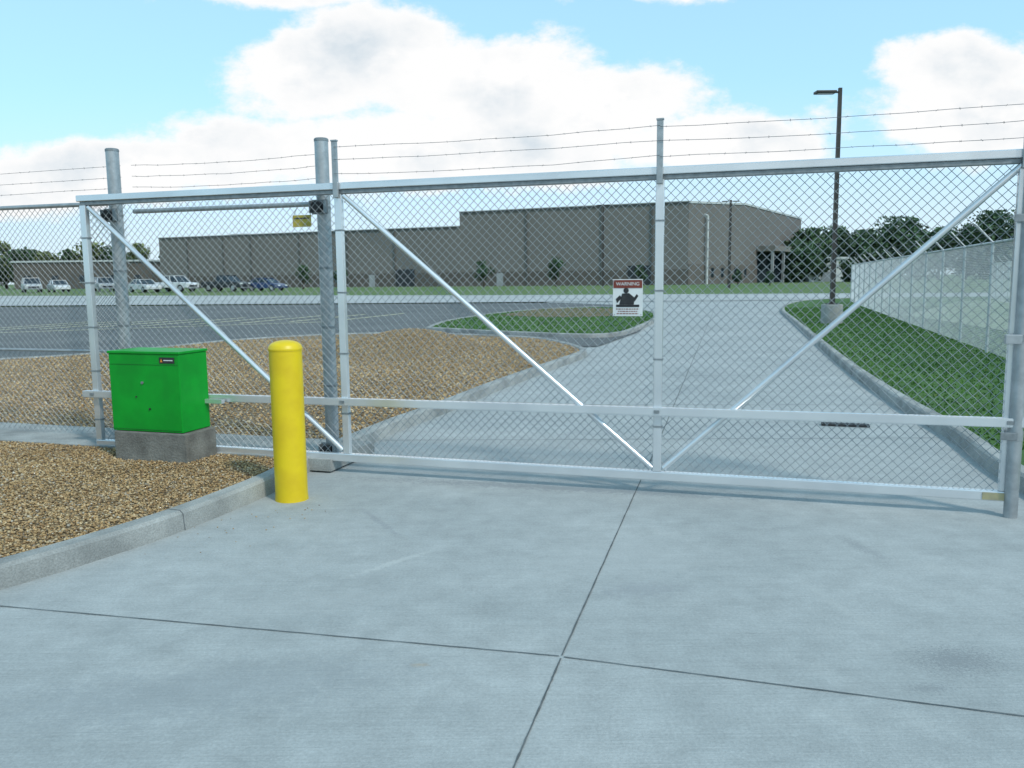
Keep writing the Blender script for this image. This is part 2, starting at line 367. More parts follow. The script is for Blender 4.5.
MB().box(-w,w,-.001,.001,-h,h).build('sign_plate',white,sg)
MB().box(-w+.004,w-.004,-.004,-.002,h-.064,h-.006).build('sign_header',redm,sg)
def text(body,width,m,parent,x,z,y):
    cu=bpy.data.curves.new('text','FONT'); cu.body=body; cu.size=.1; cu.align_x='CENTER'; cu.align_y='CENTER'
    o=bpy.data.objects.new('lettering',cu); col.objects.link(o); dg=bpy.context.evaluated_depsgraph_get()
    me=bpy.data.meshes.new_from_object(o.evaluated_get(dg)); me.materials.clear(); me.materials.append(m); bpy.data.objects.remove(o)
    xs_=[v.co.x for v in me.vertices]; k=width/(max(xs_)-min(xs_))
    for v in me.vertices: v.co*=k
    o=bpy.data.objects.new('lettering',me); col.objects.link(o); o.parent=parent; o.location=(x,y,z); o.rotation_euler.x=math.pi/2; return o
text('WARNING',2*w*.78,white,sg,0,h-.035,-.0055)
pic=MB(); pz=-.0035
def flat(mb,pts): mb.add([(x,pz,z) for x,z in pts],[tuple(range(len(pts)))])
c0=(-.012,.052)
flat(pic,[(c0[0]+.020*math.cos(t*math.pi/6),c0[1]+.020*math.sin(t*math.pi/6)) for t in range(12)])
pic2=[[(-.062,-.05),(.045,-.05),(.05,.0),(.010,.033),(-.042,.030)],[(.045,-.002),(.066,.026),(.078,.012),(.05,-.03)],[(-.085,-.068),(.085,-.068),(.085,-.0505),(-.085,-.0505)],[(-.088,-.01),(-.058,.018),(-.043,.0),(-.078,-.04)]]
for q_ in pic2: flat(pic,q_)
pic.build('sign_pictogram',black,sg)
tl=MB()
for k,(zz,ww) in enumerate(((-.086,.085),(-.103,.07),(-.12,.08))):
    x=-ww
    while x<ww:
        l=random.uniform(.008,.02); tl.add([(x,pz,zz),(min(x+l,ww),pz,zz),(min(x+l,ww),pz,zz+.007),(x,pz,zz+.007)],[(0,1,2,3)]); x+=l+.006
tl.build('sign_small_print',redm,sg)
for sx_ in (-1,1):
    for sz in (-1,1): MB().tube((sx_*(w-.012),-.006,sz*(h-.012)),(sx_*(w-.012),.05,sz*(h-.012)),.0035,8).build('sign_tie',galvd,sg)
def big_post(px,py,pyt,label):
    off=.20; s,_=S(px,py,off); top=S(px-(py-pyt)*.05,pyt,off)[1]
    t=empty('gate_post',label,'post',gp(s,off),AG,'thick galvanised posts carrying the gate rollers'); r=.057
    MB().lathe([(r,0),(r,top-.03)],n=28).build('pole',galv,t,smooth=True)
    MB().lathe([(r+.003,0),(r+.003,.018),(r*.9,.026),(.02,.030)],c=(0,0,top-.03),n=28).build('post_cap',galvd,t,smooth=True)
    for z,nm in ((ZT-.17,'top_roller_bracket'),(.16,'bottom_roller_bracket')):
        b=MB().box(-.075,.075,-.07,-.058,z-.06,z+.06).build(nm,galvd,t,bevel=.003)
        for sg_ in (-1,1): MB().box(*sorted((sg_*.062,sg_*.07)),-.12,-.0705,z-.05,z+.05).build('bracket_cheek',galvd,b)
        MB().tube((0,-.135,z),(0,-.075,z),.045,18).build('roller',black,b,smooth=True)
    for z in (.7,1.2,1.7,2.2): MB().lathe([(r+.003,0),(r+.003,.02)],c=(0,0,z),n=24).build('fence_band',galvd,t)
    return s,top
sp1,tp1=big_post(125,340,148,'thick round galvanised roller post behind the green box, the left one of two')
sp2,tp2=big_post(333,452,138,'thick round galvanised roller post just right of the yellow bollard')
fo=.36; fence=empty('chain_link_fence','galvanised chain link fence with barbed wire running left behind the gate','fence',gp(0,fo),AG)
FL=-9; zf=S(30,207,fo)[1]; zg=S(220,208,fo)[1]
for a,b in ((FL,sp1-.06),(sp1+.06,sp2-.06)):
    zz=zf if b<sp1 else zg
    MB().tube((a,0,zz),(b,0,zz),.021,12).build('top_rail',galv,fence,smooth=True)
    if b<sp1:
        MB().tube((a,0,.95),(b,0,.95),.014,10).build('middle_rail',galv,fence,smooth=True)
        fabric(a,b,.13,zf+.02,.067,.0024,.024).build('chain_link_mesh',wirem,fence,recalc=False)
    for z in (2.68,2.58,2.48): barbed((a,0,z),(b,0,z),.02,seg=14).build('barbed_wire',barbm,fence,recalc=False)
for s in (-2.6,-5.6,FL):
    MB().tube((s,0,.08),(s,0,2.75),.03,14).build('line_post',galv,fence,smooth=True)
s,z=S(302,221,fo-.05)
tg=empty('hazard_tag','small plain yellow tag plate hung on the fence left of the tall roller post','tag',gp(s,fo-.05,z),AG)
MB().box(-.09,.09,-.002,.002,-.05,.05).build('tag_plate',MT('faded_yellow',(.55,.45,.06),(.4,.33,.06),20,.5),tg,bevel=.001)
MB().box(-.07,.07,-.005,-.003,.018,.028).build('tag_print',dkm,tg)
for x in (-.08,.08): MB().tube((x,-.006,.04),(x,.06,.12),.003,6).build('wire_tie',galvd,tg)
a=[gp(-9,-.06),gp(sp2+.12,-.06),gp(sp2+.12,.75),gp(-9,.75)]
sheet('fence_footing',a,.115,kerbm,'pale concrete mow strip under the left fence','strip','structure',skirt=.1)
q=G(1010,517)
lp=empty('latch_post','round galvanised latch post at the right end of the gate','post',q,AG)
MB().lathe([(.042,0),(.042,2.72)],n=24).build('pole',galv,lp,smooth=True)
MB().lathe([(.045,0),(.045,.02),(.02,.03)],c=(0,0,2.7),n=24).build('post_cap',galvd,lp,smooth=True)
for z in (.55,1.19,1.95):
    MB().box(-.10,.0,-.054,-.046,z-.025,z+.025).build('gate_catcher',galvd,lp,bevel=.003)
    MB().lathe([(.0455,-.03),(.0455,.03)],c=(0,0,z),n=20).build('clamp_band',galv,lp)
MB().box(-.115,-.02,-.095,-.056,1.155,1.215).build('latch_box',galv,lp,bevel=.004)
# ---------------------------------------------------------------- operator
opx0=S(118,466,-.42)[0]; opx1=S(187,470,-.42)[0]
op=empty('gate_operator','bright green metal gate operator cabinet on a concrete pad left of the bollard','gate operator',gp((opx0+opx1)/2,-.24,.08),AG)
hw=(opx1-opx0)/2; z0=S(150,432,-.42)[1]-.08; z1=S(150,354,-.42)[1]-.08
MB().box(-hw-.0,hw+.03,-.20,.19,-.1,z0).build('concrete_pad',padm,op,bevel=.012)
hw2=hw; MB().box(-hw2-.01,hw2-.01,-.19,.17,z0+.004,z1).build('cabinet',green,op,bevel=.006)
MB().box(-hw2-.018,hw2-.002,-.198,.178,z1+.001,z1+.022).build('lid',green,op,bevel=.004)
MB().box(-hw2,hw2-.02,-.193,-.1905,z0+.02,z0+.024).build('door_seam',greend,op)
MB().box(-hw2,hw2-.02,-.193,-.1905,z1-.09,z1-.088).build('door_seam',greend,op)
MB().tube((-.03,-.2,z0+.42),(-.03,-.19,z0+.42),.012,14).build('lock',galvd,op,smooth=True)
MB().tube((.03,-.2,z0+.2),(.03,-.19,z0+.2),.008,10).build('screw',black,op)
MB().tube((-.1,-.2,z0+.3),(-.1,-.19,z0+.3),.006,10).build('screw',black,op)
MB().box(hw2-.20,hw2-.05,-.1945,-.1925,z1-.075,z1-.025).build('name_sticker',black,op)
MB().add([(hw2-.19,-.196,z1-.065),(hw2-.165,-.196,z1-.065),(hw2-.177,-.196,z1-.035)],[(0,1,2)]).build('orange_mark',MT('orange_print',(.7,.25,.02),None,5,.5),op)
MB().box(hw2-.155,hw2-.065,-.196,-.1955,z1-.054,z1-.046).build('pale_strip',white,op)
MB().box(hw2-.009,hw2+.16,.11,.155,z0+.215,z0+.25).build('drive_arm',alu,op)
q=G(292,499)
bo=empty('safety_bollard','bright yellow plastic sleeved safety bollard with domed top beside the gate','bollard',(q.x,q.y,0))
HB=topz(289,340,q.y); r=.117
MB().lathe([(r+.004,0),(r+.002,.02),(r,.05),(r,HB-.075)],n=48).build('sleeve',yellow,bo,smooth=True)
pr=[(r+.0025,HB-.074),(r+.004,HB-.065),(r+.004,HB-.055)]+[(r*math.cos(t),HB-.05+.05*math.sin(t)) for t in [i*math.pi/2/9 for i in range(10)]][:-1]+[(.006,HB)]
MB().lathe(pr,n=48).build('domed_cap',yellow,bo,smooth=True)
q=G(845,426)
dr=empty('drain_grate','small black drain slot in the driveway beyond the gate','drain',(q.x,q.y,.004),AG)
MB().box(-.24,.24,-.06,.06,0,.02).build('frame',black,dr)
for i in range(8): MB().box(-.22+i*.058,-.2+i*.058,-.05,.05,.021,.026).build('grate_bar',black,dr)
# ---------------------------------------------------------------- gravel stones
def inpoly(P,x,y):
    P=np.array([(p[0],p[1]) for p in P]); c_=np.zeros(len(x),bool); j=len(P)-1
    for i in range(len(P)):
        xi,yi=P[i];xj,yj=P[j]
        m=((yi>y)!=(yj>y))&(x<(xj-xi)*(y-yi)/(yj-yi+1e-12)+xi); c_^=m; j=i
    return c_
def scatter(name,pts,size,zf_,tones,m,flat_=.6):
    n=len(pts); base=np.array([(1,0,0),(0,1,0),(-1,0,0),(0,-1,0),(0,0,1),(0,0,-1)],float)
    tri=np.array([(0,1,4),(1,2,4),(2,3,4),(3,0,4),(1,0,5),(2,1,5),(3,2,5),(0,3,5)])
    v=base[None]*(rng.uniform(.6,1.15,(n,6,1)))*size[:,None,None]
    v[...,2]*=flat_
    v+=rng.normal(0,.16,(n,6,3))*size[:,None,None]
    th=rng.uniform(0,6.28,n); c_,s_=np.cos(th)[:,None],np.sin(th)[:,None]
    x=v[...,0]*c_-v[...,1]*s_; y=v[...,0]*s_+v[...,1]*c_
    V=np.stack([x+pts[:,0:1],y+pts[:,1:2],v[...,2]+zf_[:,None]],-1).reshape(-1,3)
    Fc=(tri[None]+(np.arange(n)*6)[:,None,None]).reshape(-1,3)
    me=bpy.data.meshes.new(name); me.vertices.add(len(V)); me.vertices.foreach_set('co',V.ravel())
    me.loops.add(Fc.size); me.loops.foreach_set('vertex_index',Fc.ravel().astype(np.int32))
    me.polygons.add(len(Fc)); me.polygons.foreach_set('loop_start',np.arange(0,Fc.size,3,dtype=np.int32)); me.update(calc_edges=True)
    ca=me.color_attributes.new('tone','FLOAT_COLOR','POINT')
    cc=np.concatenate([np.repeat(tones,6,0),np.ones((len(V),1))],1); ca.data.foreach_set('color',cc.ravel())
    me.materials.append(m); o=bpy.data.objects.new(name,me); col.objects.link(o); return o
def toned(n,k=1.0):
    pal=np.array([(.58,.40,.20),(.43,.27,.125),(.66,.51,.31),(.22,.145,.075),(.52,.345,.16),(.60,.53,.42),(.32,.26,.19)])
    return pal[rng.choice(len(pal),n,p=[.25,.2,.15,.11,.19,.05,.05])]*rng.uniform(.7,1.12,(n,1))*k
mound_c=G(430,355); mound_c=(mound_c.x-.4,mound_c.y)
def mound(x,y): return .46*np.exp(-(((x-mound_c[0])/1.45)**2+((y-mound_c[1])/1.35)**2))+.10*np.exp(-(((x+3.2)/1.6)**2+((y-12.5)/1.5)**2))
def off_strip(x,y):
    n=(x-P0.x)*NB.x+(y-P0.y)*NB.y; s=(x-P0.x)*D.x+(y-P0.y)*D.y
    return ~((n>-.05)&(n<.74)&(s<sp2+.12))
bp=bed
def kd(x,y):
    K=np.array([(p.x,p.y) for p in farc+nosec]); d=np.full(len(x),9.)
    for k in K[::1]: d=np.minimum(d,np.hypot(x-k[0],y-k[1]))
    return d>.10
x=rng.uniform(-7.5,0,130000); y=rng.uniform(3.2,8.5,130000)
m=inpoly(bp,x,y)&off_strip(x,y)&(((x-P0.x)*NB.x+(y-P0.y)*NB.y)<0)&kd(x,y); x,y=x[m],y[m]
x2=rng.uniform(-15,3,120000); y2=6.5+ (rng.uniform(0,1,120000)**1.5)*15
m=inpoly(bp,x2,y2)&off_strip(x2,y2)&(((x2-P0.x)*NB.x+(y2-P0.y)*NB.y)>0)&kd(x2,y2)&(abs(x2)<y2*.75); x2,y2=x2[m],y2[m]
X=np.concatenate([x,x2]);Y=np.concatenate([y,y2]); sz=np.concatenate([rng.uniform(.006,.016,len(x)),rng.uniform(.010,.024,len(x2))])
tn=np.concatenate([toned(len(x),.92),toned(len(x2),1.05)])
o=scatter('gravel',np.stack([X,Y],1),sz,.103+mound(X,Y)+rng.uniform(0,.008,len(X)),tn,stonem)
tag(o,'loose tan and brown gravel stones covering the bed','gravel','stuff')
def moundmesh(cx,cy,R0,label):
    mb=MB(); nr,na=14,36; vs=[]
    for i in range(nr+1):
        for j in range(na):
            rr=R0*i/nr; t=2*math.pi*j/na; xx=cx+rr*math.cos(t); yy=cy+rr*math.sin(t)
            vs.append((xx,yy,.103+float(mound(xx,yy))-.03*(i/nr)**2))
    mb.add(vs,[(i*na+j,i*na+(j+1)%na,(i+1)*na+(j+1)%na,(i+1)*na+j) for i in range(nr) for j in range(na)])
    tag(mb.build('gravel_mound',gravm,smooth=True),label,'gravel','structure')
moundmesh(mound_c[0],mound_c[1],2.5,'low gravel mound swelling behind the gate near the kerb nose')
moundmesh(-3.2,12.5,2.6,'very low gravel rise behind the two roller posts')
n=90; x=rng.uniform(-4.2,-1.2,n); y=np.interp(x,[-6,-4.2,-2.2,-1.2],[3.2,4.2,5.35,6.0])-rng.exponential(.25,n)
tag(scatter('stray_stones',np.stack([x,y],1),rng.uniform(.003,.008,n),np.full(n,.004),toned(n),stonem),'scattered stray pebbles on the concrete below the kerb','pebbles','stuff')
def blades(name,poly,xr,yr,n,h,label,zb_=.10):
    x=rng.uniform(*xr,n); y=yr[0]+(rng.uniform(0,1,n)**1.5)*(yr[1]-yr[0]); m=inpoly(poly,x,y)
    x,y=x[m],y[m]; n=len(x); hh=rng.uniform(.5,1.1,n)*h; th=rng.uniform(0,3.14,n); w=rng.uniform(.006,.012,n)*(1+y/14); z=.6*np.clip((y-40)/60,0,1)+zb_
    lx,ly=rng.normal(0,.4,(2,n))*hh
    V=np.stack([np.stack([x-w*np.cos(th),y-w*np.sin(th),z],-1),np.stack([x+w*np.cos(th),y+w*np.sin(th),z],-1),np.stack([x+lx,y+ly,z+hh],-1)],1).reshape(-1,3)
    me=bpy.data.meshes.new(name); me.vertices.add(len(V)); me.vertices.foreach_set('co',V.ravel()); me.loops.add(3*n); me.loops.foreach_set('vertex_index',np.arange(3*n,dtype=np.int32))
    me.polygons.add(n); me.polygons.foreach_set('loop_start',np.arange(0,3*n,3,dtype=np.int32)); me.update(calc_edges=True)
    ca=me.color_attributes.new('tone','FLOAT_COLOR','POINT'); t=rng.uniform(.8,1.25,(n,1))*np.array([[1,1,1]])*np.where(rng.uniform(0,1,(n,1))<.04,np.array([[2.0,1.1,1.2]]),1)
    ca.data.foreach_set('color',np.concatenate([np.repeat(t,3,0),np.ones((3*n,1))],1).ravel())
    me.materials.append(bladem); o=bpy.data.objects.new(name,me); col.objects.link(o); tag(o,label,'grass','stuff')
blades('grass',gr,(3,22),(7,40),120000,.03,'short mown grass blades right of the driveway')
blades('island_grass',isl,(-6,8),(18,45),22000,.045,'short grass blades on the small island')
# ---------------------------------------------------------------- right hand fences
def perimeter(A_,B_,H,label,pitch=.07,r=.0024):
    d=Vector((B_.x-A_.x,B_.y-A_.y)); L=d.length; t=empty('perimeter_fence',label,'fence',(A_.x,A_.y,.1),math.atan2(d.y,d.x))
    MB().tube((0,0,H),(L,0,H),.022,8).build('top_rail',wirel,t)
    fabric(0,L,.02,H,pitch,r,.0,.45).build('chain_link_mesh',wirel,t,recalc=False)
    n=int(L/2.4)
    for i in range(n+1):
        s=i*L/n; p=MB().tube((s,0.03,0),(s,.03,H),.027,10).build('line_post',wirel,t,smooth=True)
        MB().tube((s,.03,H),(s,.33,H+.33),.014,6).build('barb_arm',wirel,p)
    for k in (.35,.68,1.0):
        mbw=MB()
        for i in range(n): mbw.tube((i*L/n,.03+.30*k,H+.33*k),((i+1)*L/n,.03+.30*k,H+.33*k),.0035,3,caps=False)
        mbw.build('barbed_wire',barbm,t,recalc=False)
    return t
fa=G(1075,392); fb=G(851,303)
perimeter(fa,fb,2.1,'chain link fence with barbed wire running along the right lawn',pitch=.068,r=.0027)
fc=Vector((fa.x+5.5,fa.y+4,0)); fd=Vector((fb.x+9,fb.y+2,0))
perimeter(fc,fd,2.1,'second chain link fence farther right behind the lawn fence',pitch=.10,r=.0026)
# ---------------------------------------------------------------- light poles
def lamp(px,Y,pyt,label,armlen,arms,rr=.07,base=True):
    q=at(px,Y); H=topz(px,pyt,Y)-q.z
    t=empty('light_pole',label,'light pole',q)
    if base:
        MB().lathe([(.33,0),(.33,.68),(.31,.7)],n=28).build('concrete_base',kerbm,t,smooth=True)
        MB().box(-.16,.16,-.16,.16,.701,.73).build('base_plate',bronze,t)
    zb_=.73 if base else 0
    m=MB(); k=[(-rr,-rr),(rr,-rr),(rr,rr),(-rr,rr)]; k2=[(a*.75,b*.75) for a,b in k]
    m.add([(a,b,zb_) for a,b in k]+[(a,b,H) for a,b in k2],[(0,1,5,4),(1,2,6,5),(2,3,7,6),(3,0,4,7),(4,5,6,7)]); m.build('pole',bronze,t)
    for sgn in arms:
        a=MB().box(*sorted((sgn*rr*.8,sgn*armlen)),-.03,.03,H-.15,H-.10).build('arm',bronze,t)
        f=MB().box(*sorted((sgn*armlen,sgn*(armlen+.62))),-.16,.16,H-.165,H-.09).build('lamp_head',bronze,t,bevel=.015)
        MB().box(*sorted((sgn*(armlen+.06),sgn*(armlen+.56))),-.13,.13,H-.172,H-.167).build('lens',glass,f)
lamp(833,26.5,88,'tall dark light pole on a round concrete base right of the driveway',.15,(-1,),.065)
lamp(729,86,200,'distant twin headed light pole in front of the warehouse gable end',.25,(-1,1),.13,False)
lamp(603,104,204,'distant light pole against the taller warehouse wall',.2,(-1,1),.11,False)
# ---------------------------------------------------------------- warehouse
WA=(24.9,118.0); WD=(-66.0,158.0); WE=(55.5,161.0)
wd=(WA[0]-WD[0],WA[1]-WD[1]); AW=math.atan2(wd[1],wd[0])
def WS(px,py): return plane(WD,wd,px,py)
LW=math.hypot(*wd)
sst=WS(460,240)[0]; zlo=WS(300,234)[1]; zhi=WS(680,203.5)[1]
gd=(WE[0]-WA[0],WE[1]-WA[1]); LG=math.hypot(*gd); AGd=math.atan2(gd[1],gd[0])
wh=empty('warehouse','long tan grey ribbed metal warehouse with a taller right hand section','warehouse',(WD[0],WD[1],.55),AW)
loB=zlo-.55; hiB=zhi-.55
MB().box(0,sst,0,45,2.2,loB).build('low_wall',wallm,wh)
MB().box(0,sst,-.06,44,-1,2.2).build('low_block_base',basem,wh)
ca_=math.cos(AGd-AW); sa_=math.sin(AGd-AW)
Ex,Ey=LW+LG*ca_,LG*sa_
ridge=.42
Rx,Ry=LW+LG*ca_*ridge,LG*sa_*ridge
zR=plane(WA,gd,737,203.5)[1]-.55; zE=plane(WA,gd,804,220)[1]-.55
foot=[(sst,0),(LW,0),(Rx,Ry),(Ex,Ey),(sst+LG*ca_,Ey),(sst+LG*ca_*ridge,Ry)]
m=MB(); tops=[hiB,hiB,zR,zE,zE,zR]
m.add([(x,y,2.2) for x,y in foot]+[(x,y,z) for (x,y),z in zip(foot,tops)],[(0,1,7,6),(1,2,8,7),(2,3,9,8),(3,4,10,9),(4,5,11,10),(5,0,6,11)])
m.build('tall_wall',wallm,wh)
m=MB(); m.add([(x,y,z) for (x,y),z in zip(foot,tops)],[(0,1,2,5),(5,2,3,4)]); m.build('roof',roofm,wh)
MB().box(sst,LW,-.06,1,-1,2.2).build('tall_block_base',basem,wh)
def gl(s,y,z): return (LW+s*ca_+y*sa_, s*sa_-y*ca_, z)
def gbox(s0,s1_,y0,y1,z0,z1):
    mb=MB(); mb.add([gl(a,b,c) for c in (z0,z1) for a,b in ((s0,y0),(s1_,y0),(s1_,y1),(s0,y1))],[(0,3,2,1),(4,5,6,7),(0,1,5,4),(1,2,6,5),(2,3,7,6),(3,0,4,7)]); return mb
m=MB(); m.add([gl(0,.03,2.6),gl(LG,.03,2.6),gl(LG,.03,zE),gl(LG*ridge,.03,zR),gl(0,.03,hiB)],[(0,1,2,3,4)]); m.build('gable_wall',wall2m,wh)
gbox(0,LG,-.3,.12,-1,2.9).build('gable_block_base',basem,wh)
for a_,b2_,zz in ((0,sst-.02,loB),(sst,LW+.1,hiB)):
    MB().box(a_,b2_,-.12,.3,zz+.002,zz+.22).build('parapet_coping',coping,wh)
    MB().box(a_,b2_,-.14,.32,zz+.222,zz+.34).build('parapet_cap',trimm,wh)
for a,b,za_,zb2 in ((0,LG*ridge,hiB,zR),(LG*ridge,LG,zR,zE)):
    m=MB(); m.add([gl(a,.15,za_),gl(b,.15,zb2),gl(b,.15,zb2+.3),gl(a,.15,za_+.3),gl(a,-.2,za_),gl(b,-.2,zb2),gl(b,-.2,zb2+.3),gl(a,-.2,za_+.3)],[(0,1,2,3),(7,6,5,4),(3,2,6,7),(0,4,5,1)])
    m.build('gable_trim',trimm,wh)
for i in (1,2.2,3.1,4.6,6.0,7.3):
    s=sst*i/9; MB().box(s-.08,s+.08,-.2,-.065,-.5,loB-.1).build('downspout',spoutm,wh)
for px in (527,602,652):
    s=WS(px,240)[0]; MB().box(s-.09,s+.09,-.2,-.065,-.5,hiB-.1).build('downspout',spoutm,wh)
for px,wd_ in ((228,1.1),(372,1.1),(405,3.6),(640,3.6),(500,1.1)):
    s=WS(px,270)[0]; MB().box(s-wd_/2,s+wd_/2,-.11,-.064,-.4,2.0 if wd_<2 else 2.8).build('door',dkm if wd_>2 else stackm,wh)
def gS(px,py=250): return plane(WA,gd,px,py)
s=gS(704)[0]; MB().tube(gl(s,.5,.0),gl(s,.5,gS(704,216)[1]-.55),.19,12).build('vent_stack',trimm,wh,smooth=True)
MB().tube(gl(s+.0,.5,gS(704,216)[1]-.55),gl(s,-.3,gS(704,214)[1]-.55),.19,12).build('vent_elbow',trimm,wh,smooth=True)
sa1,sb1=gS(756)[0],gS(789)[0]; zc0=gS(770,247)[1]-.55
gbox(sa1,sb1,.13,3.2,zc0-.9,zc0).build('entry_canopy',colm,wh)
gbox(sa1+.5,sb1-.5,.125,.16,-.4,zc0-1).build('entry_glazing',glass,wh)
for k in range(4):
    s=sa1+.4+(sb1-sa1-.8)*k/3; gbox(s-.22,s+.22,2.5,2.9,-.6,zc0-.901).build('entry_column',stackm,wh)
for px in (712,722,735,745):
    s=gS(px)[0]; gbox(s-.5,s+.5,.125,.16,1.0,2.4).build('window',glass,wh)
MB().box(10,14,8,11,loB,loB+1.0).build('roof_unit',galvd,wh)
def simple_building(name,label,px0,px1,Y,pyt,wm,depth=12,windows=True):
    a=at(px0,Y);b=at(px1,Y); L=(b-a).length; H=topz((px0+px1)/2,pyt,Y)-a.z
    t=empty(name,label,'building',a)
    MB().box(0,L,0,depth,-.5,H).build('wall',wm,t)
    MB().box(-.3,L+.3,-.3,depth+.3,H+.002,H+.35).build('roof_edge',trimm,t)
    k=max(2,int(L/5))
    if windows:
        for i in range(k):
            x=L*(i+.5)/k; w_=MB().box(x-.7,x+.7,-.06,-.01,H*.25,H*.5).build('window',glass,t); MB().box(x-.8,x+.8,-.12,-.065,H*.25-.15,H*.25-.02).build('sill',trimm,w_)
    else: MB().box(L*.5-1.2,L*.5+1.2,-.06,-.01,-.4,H*.45).build('door',galvd,t)
    return t
simple_building('office_building','long low dark building at far left behind the parked cars',14,152,172,262,basem)
simple_building('storage_building','small plain whitish building right of the warehouse in front of the trees',809,846,150,259,trimm,windows=False)
# ---------------------------------------------------------------- cars
def paint(name,c): return MT(name,c,tuple(v*.9 for v in c),1,.3,.1)
def wheel(parent,x,y,r):
    w_=MB().tube((x,y-.11,r),(x,y+.11,r),r,18).build('wheel',black,parent,smooth=True)
    sg=1 if y>0 else -1; MB().tube((x,y+sg*.111,r),(x,y+sg*.125,r),r*.6,12).build('rim',galv,w_)
def cabin(parent,x0,x1,t0,t1,z0,z1,w,pm):
    m=MB(); wt=w*.84
    m.add([(x0,-w/2,z0),(x1,-w/2,z0),(x1,w/2,z0),(x0,w/2,z0),(t0,-wt/2,z1),(t1,-wt/2,z1),(t1,wt/2,z1),(t0,wt/2,z1)],[(0,3,2,1),(4,5,6,7),(0,1,5,4),(1,2,6,5),(2,3,7,6),(3,0,4,7)])
    m.build('glasshouse',glass,parent)
    MB().box(t0-.08,t1+.08,-wt/2-.02,wt/2+.02,z1+.001,z1+.06).build('roof',pm,parent,bevel=.02)
    for xa,ta in ((x0,t0),(x1,t1),((x0+x1)/2,(t0+t1)/2)):
        for sg in (-1,1): MB().tube((xa,sg*(w/2+.005),z0),(ta,sg*(wt/2+.005),z1),.05,6).build('pillar',pm,parent)
def car(kind,colr,loc,rz,label,cname):
    t=empty('parked_car' if kind!='pickup' else 'parked_pickup',label,'car' if kind!='pickup' else 'pickup truck',loc,rz,'vehicles parked in front of the warehouse')
    pm=paint(cname,colr)
    if kind=='sedan':
        W=1.78; MB().prism([(-2.3,.3),(-2.35,.6),(-2.25,.88),(-1.5,.95),(.95,.93),(1.9,.8),(2.28,.62),(2.3,.3)],-W/2,W/2).build('body',pm,t,bevel=.05)
        cabin(t,-1.75,1.15,-1.0,.35,.94,1.42,W-.1,pm); r=.33; wx=1.4; f=2.29; hz=.62
    elif kind=='suv':
        W=1.9; MB().prism([(-2.35,.38),(-2.4,.7),(-2.35,1.05),(.95,1.08),(2.1,.98),(2.35,.75),(2.35,.38)],-W/2,W/2).build('body',pm,t,bevel=.05)
        cabin(t,-2.3,1.2,-2.05,.5,1.07,1.72,W-.08,pm); r=.38; wx=1.42; f=2.35; hz=.85
    else:
        W=1.95; MB().prism([(-2.8,.5),(-2.8,1.08),(-.65,1.08),(-.6,1.1),(1.2,1.1),(2.55,1.02),(2.75,.85),(2.75,.45)],-W/2,W/2).build('body',pm,t,bevel=.05)
        cabin(t,-.75,1.45,-.55,.75,1.09,1.78,W-.1,pm); r=.42; wx=1.75; f=2.75; hz=.88
        MB().box(-2.7,-.8,-.8,.8,1.06,1.085).build('bed_floor',dkm,t)
    for sx_ in (-1,1):
        for sy in (-1,1): wheel(t,sx_*wx,sy*(W/2-.1),r)
    for sy in (-1,1):
        MB().box(f-.06,f+.02,sy*W*.36-.2,sy*W*.36+.2,hz-.08,hz+.08).build('headlight',white,t)
        MB().box(-f-.07,-f+.03,sy*W*.38-.14,sy*W*.38+.14,hz-.1,hz+.1).build('tail_light',redm,t)
    MB().box(f-.04,f+.03,-W*.3,W*.3,hz-.32,hz-.12).build('grille',dkm,t)
    MB().box(f-.02,f+.05,-W*.45,W*.45,.35,.5).build('bumper',pm if kind=='sedan' else galvd,t)
YC=96
for kind,c_,px,rz,label,cn in (
  ('suv',(.45,.47,.49),31,-55,'silver sport utility vehicle, the leftmost of the parked vehicles','silver_paint'),
  ('sedan',(.65,.66,.66),58,-50,'white sedan second from the left among parked vehicles','white_paint'),
  ('suv',(.4,.42,.44),104,-55,'grey sport utility vehicle between two white sedans','grey_paint'),
  ('sedan',(.62,.63,.64),144,-40,'white sedan parked just left of the white pickup','white_paint_b'),
  ('pickup',(.70,.71,.72),174,-22,'white pickup truck parked before the low warehouse wall','white_paint_c'),
  ('pickup',(.03,.035,.04),226,-22,'black pickup truck parked before the low warehouse wall','black_paint'),
  ('sedan',(.03,.06,.16),266,-22,'dark blue sedan, the rightmost of the parked cars','blue_paint')):
    q=at(px,YC+(px<120)*8); car(kind,c_,q,R(rz),label,cn)
